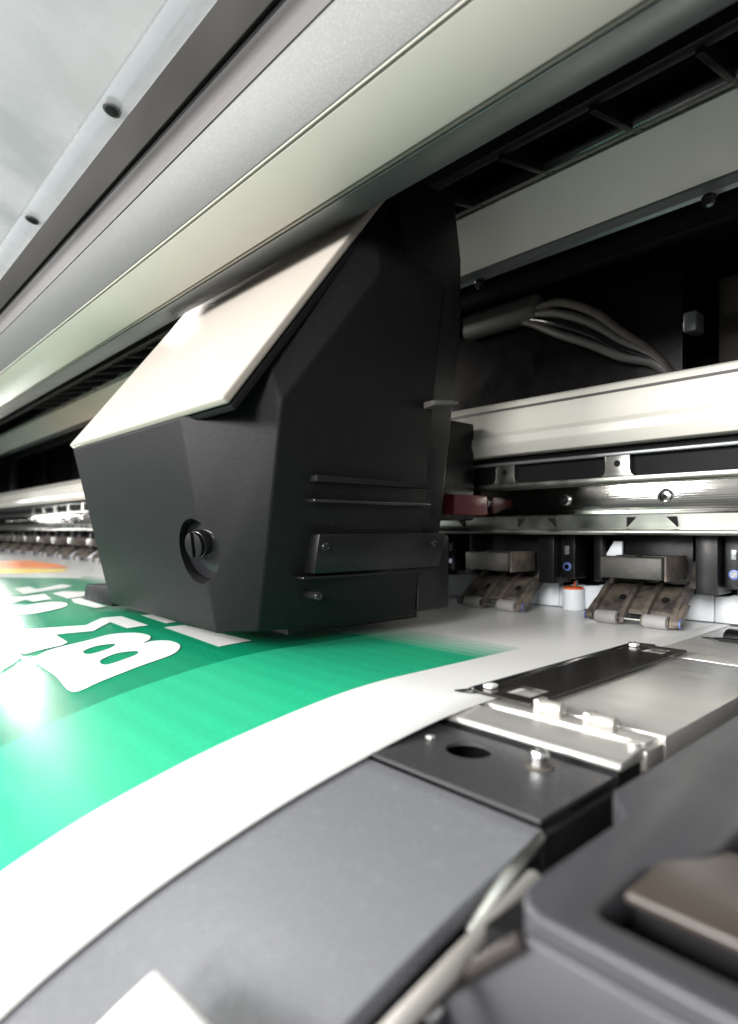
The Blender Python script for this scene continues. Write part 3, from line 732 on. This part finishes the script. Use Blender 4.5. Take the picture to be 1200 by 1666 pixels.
part_profile('green_seam', [(g0[0] - .016, g0[1] + .004), (g0[0] - .024, g0[1] + .014), (g0[0] + .08, g0[1] + .08), (g0[0] + .06, g0[1] + .03)], 'cream_paint', .004)
part_profile('bevel_strip', [(s1[0] - .004, s1[1] + .003), at(1.495, 2.215), (2.36, 4.34), (s1[0] + .15, s1[1] + .12)], 'bevel_grey', .008)
part_profile('dark_groove', [at(1.49, 2.24), at(1.54, 2.24), (2.40, 4.6), (2.40, 4.36)], 'black_matt', .003)  # black strip set into the groove below the upper panel
part_profile('upper_panel', [at(1.535, 2.20), at(1.86, 2.06), (2.10, 4.90), (2.45, 5.08), (2.45, 4.5)], 'cover_brown', .01)

# ------------------------------------------------------------------ clear lid
ld = thing('clear_lid', 'clear acrylic lid with a cloudy riveted edge strip above the cover', 'lid', (-4, 1.8, 4.2))
e0 = at(1.745, 1.86); e1 = at(1.99, 1.66); e2 = (-3.5, 6.8)
b = new(); prism_x(b, [e1, e2, (e2[0], e2[1] + .04), (e1[0] + .0, e1[1] + .04)], -24, 3, .004); obj('sheet', b, 'acrylic', ld)
b = new(); prism_x(b, [(e0[0], e0[1]), (e1[0] + .004, e1[1]), (e1[0] + .02, e1[1] + .06), (e0[0] + .03, e0[1] + .05)], -24, 3, .008); obj('edge_strip', b, 'acrylic_strip', ld)
mid = ((e0[0] + e1[0]) / 2, (e0[1] + e1[1]) / 2)
ten = (mid[1] - 1) / mid[0]
nv = Vector((0, -(e1[1] - e0[1]), (e1[0] - e0[0]))).normalized()
if nv.z > 0: nv = -nv
rx = []
for (qx, qy) in ((182, 170), (52, 366)):
    r = ray(qx, qy); t = mid[0] / r.y; rx.append(r.x * t)
dx = rx[1] - rx[0]
for k in range(-2, 6):
    x = rx[0] + dx * k
    if not -23 < x < 2: continue
    q = Vector((x, mid[0], mid[1]))
    b = new(); cyl(b, q + nv * .02, q - nv * .08, .052, .06, seg=20, bev=.006); rv = obj('rivet_hole', b, 'black_matt', ld)
    b = new(); cyl(b, q + nv * .012, q - nv * .004, .068, seg=24); obj('rivet_ring', b, 'bevel_grey', rv)

# ------------------------------------------------------------------ print carriage
pc = thing('print_carriage', 'black faceted print head carriage with white sloping top over the green print', 'carriage', (-5.3, 3.2, .1))
SL = 1.31
def top_z(y): return 1.88 + SL * (y - 2.13)
body_pts = [(-7.1, 2.13, 1.86), (-4.5, 2.13, 1.86), (-7.08, 2.52, .16), (-4.5, 2.44, .15),
            (-3.90, 2.50, top_z(2.50) - .03), (-3.70, 2.53, 1.92), (-4.19, 2.64, .18),
            (-7.1, 3.55, top_z(3.55) - .02), (-3.78, 3.55, top_z(3.55) - .02), (-3.60, 3.42, 3.06), (-3.60, 3.6, 3.16),
            (-7.1, 4.2, top_z(3.55) - .02), (-3.78, 4.2, top_z(3.55) - .02), (-3.60, 4.2, 3.16), (-7.08, 4.2, .18), (-3.95, 4.2, .19)]
b = new(); hull(b, body_pts, .022, 3)
body = obj('body', b, 'black_textured', pc, smooth=30)
# recess for the knob cut through the corner of the shell
A0 = Vector((-4.5, 2.44, .15)); nA = Vector((0, -1.71, -.31)).normalized()
def on_front(px, py):
    r = ray(px, py); o = Vector((0, 0, 1)); t = (A0 - o).dot(nA) / r.dot(nA); return o + r * t
rcn = on_front(318, 897); kn = on_front(312, 888)
ax = (nA + Vector((.25, 0, 0))).normalized()
b = new(); cyl(b, rcn - ax * .14, rcn + ax * .5, .27, seg=48)
cut = obj('cutter', b, 'black_plastic', pc)
bm_ = body.modifiers.new('recess', 'BOOLEAN'); bm_.object = cut; bm_.solver = 'EXACT'
dg = bpy.context.evaluated_depsgraph_get(); me = bpy.data.meshes.new_from_object(body.evaluated_get(dg), depsgraph=dg)
body.modifiers.clear(); body.data = me; me.name = 'body'
bpy.data.objects.remove(cut)
me.polygons.foreach_set('use_smooth', [True] * len(me.polygons)); me.set_sharp_from_angle(angle=math.radians(30))
# gloss dish lining the recess
b = new(); cyl(b, rcn - ax * .138, rcn - ax * .128, .262, seg=48, bev=.004); obj('recess_dish', b, 'black_gloss', pc)
b = new(); q0 = kn - ax * .128; q1 = kn - ax * .045
cyl(b, q0, q1, .118, .112, seg=36, bev=.01)
knob = obj('knob', b, 'black_gloss', pc)
b = new()
up = Vector((0, .1, 1)).cross(ax).normalized(); vz = ax.cross(up).normalized()
for s in (-1, 1):
    pts = []
    for a in np.linspace(-math.pi / 2, math.pi / 2, 10):
        o2 = up * (s * (.018 + .082 * math.cos(a))) + vz * (.105 * math.sin(a))
        pts += [q1 + o2, q1 + o2 + ax * .035]
    hull(b, pts, .006)
obj('knob_half', b, 'black_textured', knob)
# white sloping top
b = new()
tp = [(-7.12, 2.125, 1.88), (-3.79, 2.125, 1.88)]
tp += [(-7.12, 3.62, top_z(3.62)), (-3.76, 3.62, top_z(3.62))]
n_ = Vector((0, -SL, 1)).normalized() * .035
hull(b, [Vector(p) - n_ for p in tp] + [Vector(p) + n_ for p in tp], .022, 4)
obj('top_panel', b, 'carriage_top', pc)
b = new(); hull(b, [Vector(p) - n_ * 2.6 + Vector((0, .012, 0)) for p in tp] + [Vector(p) - n_ * 1.02 + Vector((0, .012, 0)) for p in tp], .012, 2)
obj('overhang_shade', b, 'black_textured', pc)  # black layer puts the shade under the white overhang into the colour
b = new(); cyl(b, (-6.9, 2.24, top_z(2.24) + .042), (-4.6, 2.24, top_z(2.24) + .042), .008, seg=8); obj('top_seam', b, 'bevel_grey', pc)
# rear housing, carrier and side details
b = new(); hull(b, [(-7.0, 3.7, .95), (-7.0, 4.5, .95), (-7.0, 3.7, 4.1), (-7.0, 4.5, 4.1), (-3.93, 3.7, .95), (-3.90, 4.5, .95), (-3.64, 3.7, 2.9), (-3.64, 4.5, 2.9), (-3.64, 3.7, 3.5), (-3.64, 4.5, 3.5), (-3.72, 3.7, 4.1), (-3.72, 4.5, 4.1)], .03, 3); obj('rear_housing', b, 'black_plastic', pc)
b = new(); box(b, -7.0, -3.92, 4.21, 4.66, .22, .94, .03, 3); obj('head_housing', b, 'black_plastic', pc)
b = new(); box(b, -7.0, -4.75, 4.44, 6.12, 1.10, 2.3, .03); obj('carrier', b, 'black_plastic', pc)
b = new(); box(b, -4.74, -4.56, 5.5, 6.13, 1.16, 1.40, .015); obj('slider_block', b, 'red_plastic', pc)
def side_x(z): return -4.03 + (z - .19) * .232          # the side leans outwards towards the top
for (z, h, o_, m) in ((1.36, .05, .015, 'black_matt'), (1.20, .03, .02, 'black_gloss'), (.60, .02, .02, 'black_plastic')):
    b = new(); box(b, side_x(z) - .10, side_x(z) + .03 + o_, 2.86, 4.19, z, z + h, .008); obj('side_trim', b, m, pc)
b = new(); hull(b, [(side_x(z) + dx, y, z) for z in (.64, .96) for y in (2.95, 4.45) for dx in (-.1, .055)], .015); obj('side_plate', b, 'black_plastic', pc)
for (y, z) in ((3.02, .86), (3.02, .46), (4.3, .86)):
    b = new(); cyl(b, (side_x(z) - .1, y, z), (side_x(z) + .075, y, z), .035, seg=20, bev=.006); obj('screw', b, 'black_gloss', pc)
b = new(); hull(b, [(-3.72, 4.05, 2.06), (-3.58, 4.05, 2.08), (-3.72, 4.05, 2.13), (-3.58, 4.05, 2.13), (-3.72, 4.42, 2.12), (-3.60, 4.42, 2.14), (-3.72, 4.42, 2.19), (-3.60, 4.42, 2.18)], .02); obj('cable_clip', b, 'bevel_grey', pc, label='pale grey clip on the side')
b = new(); hull(b, [(-8.0, 2.52, .12), (-7.05, 2.52, .12), (-8.0, 3.3, .12), (-7.05, 3.3, .12), (-8.0, 2.55, .30), (-7.05, 2.55, .36), (-8.0, 3.3, .36), (-7.05, 3.3, .42)], .02)
obj('bumper', b, 'black_plastic', pc)
b = new(); box(b, -6.9, -4.3, 3.0, 4.6, .09, .17, .015); obj('head_plate', b, 'black_plastic', pc)
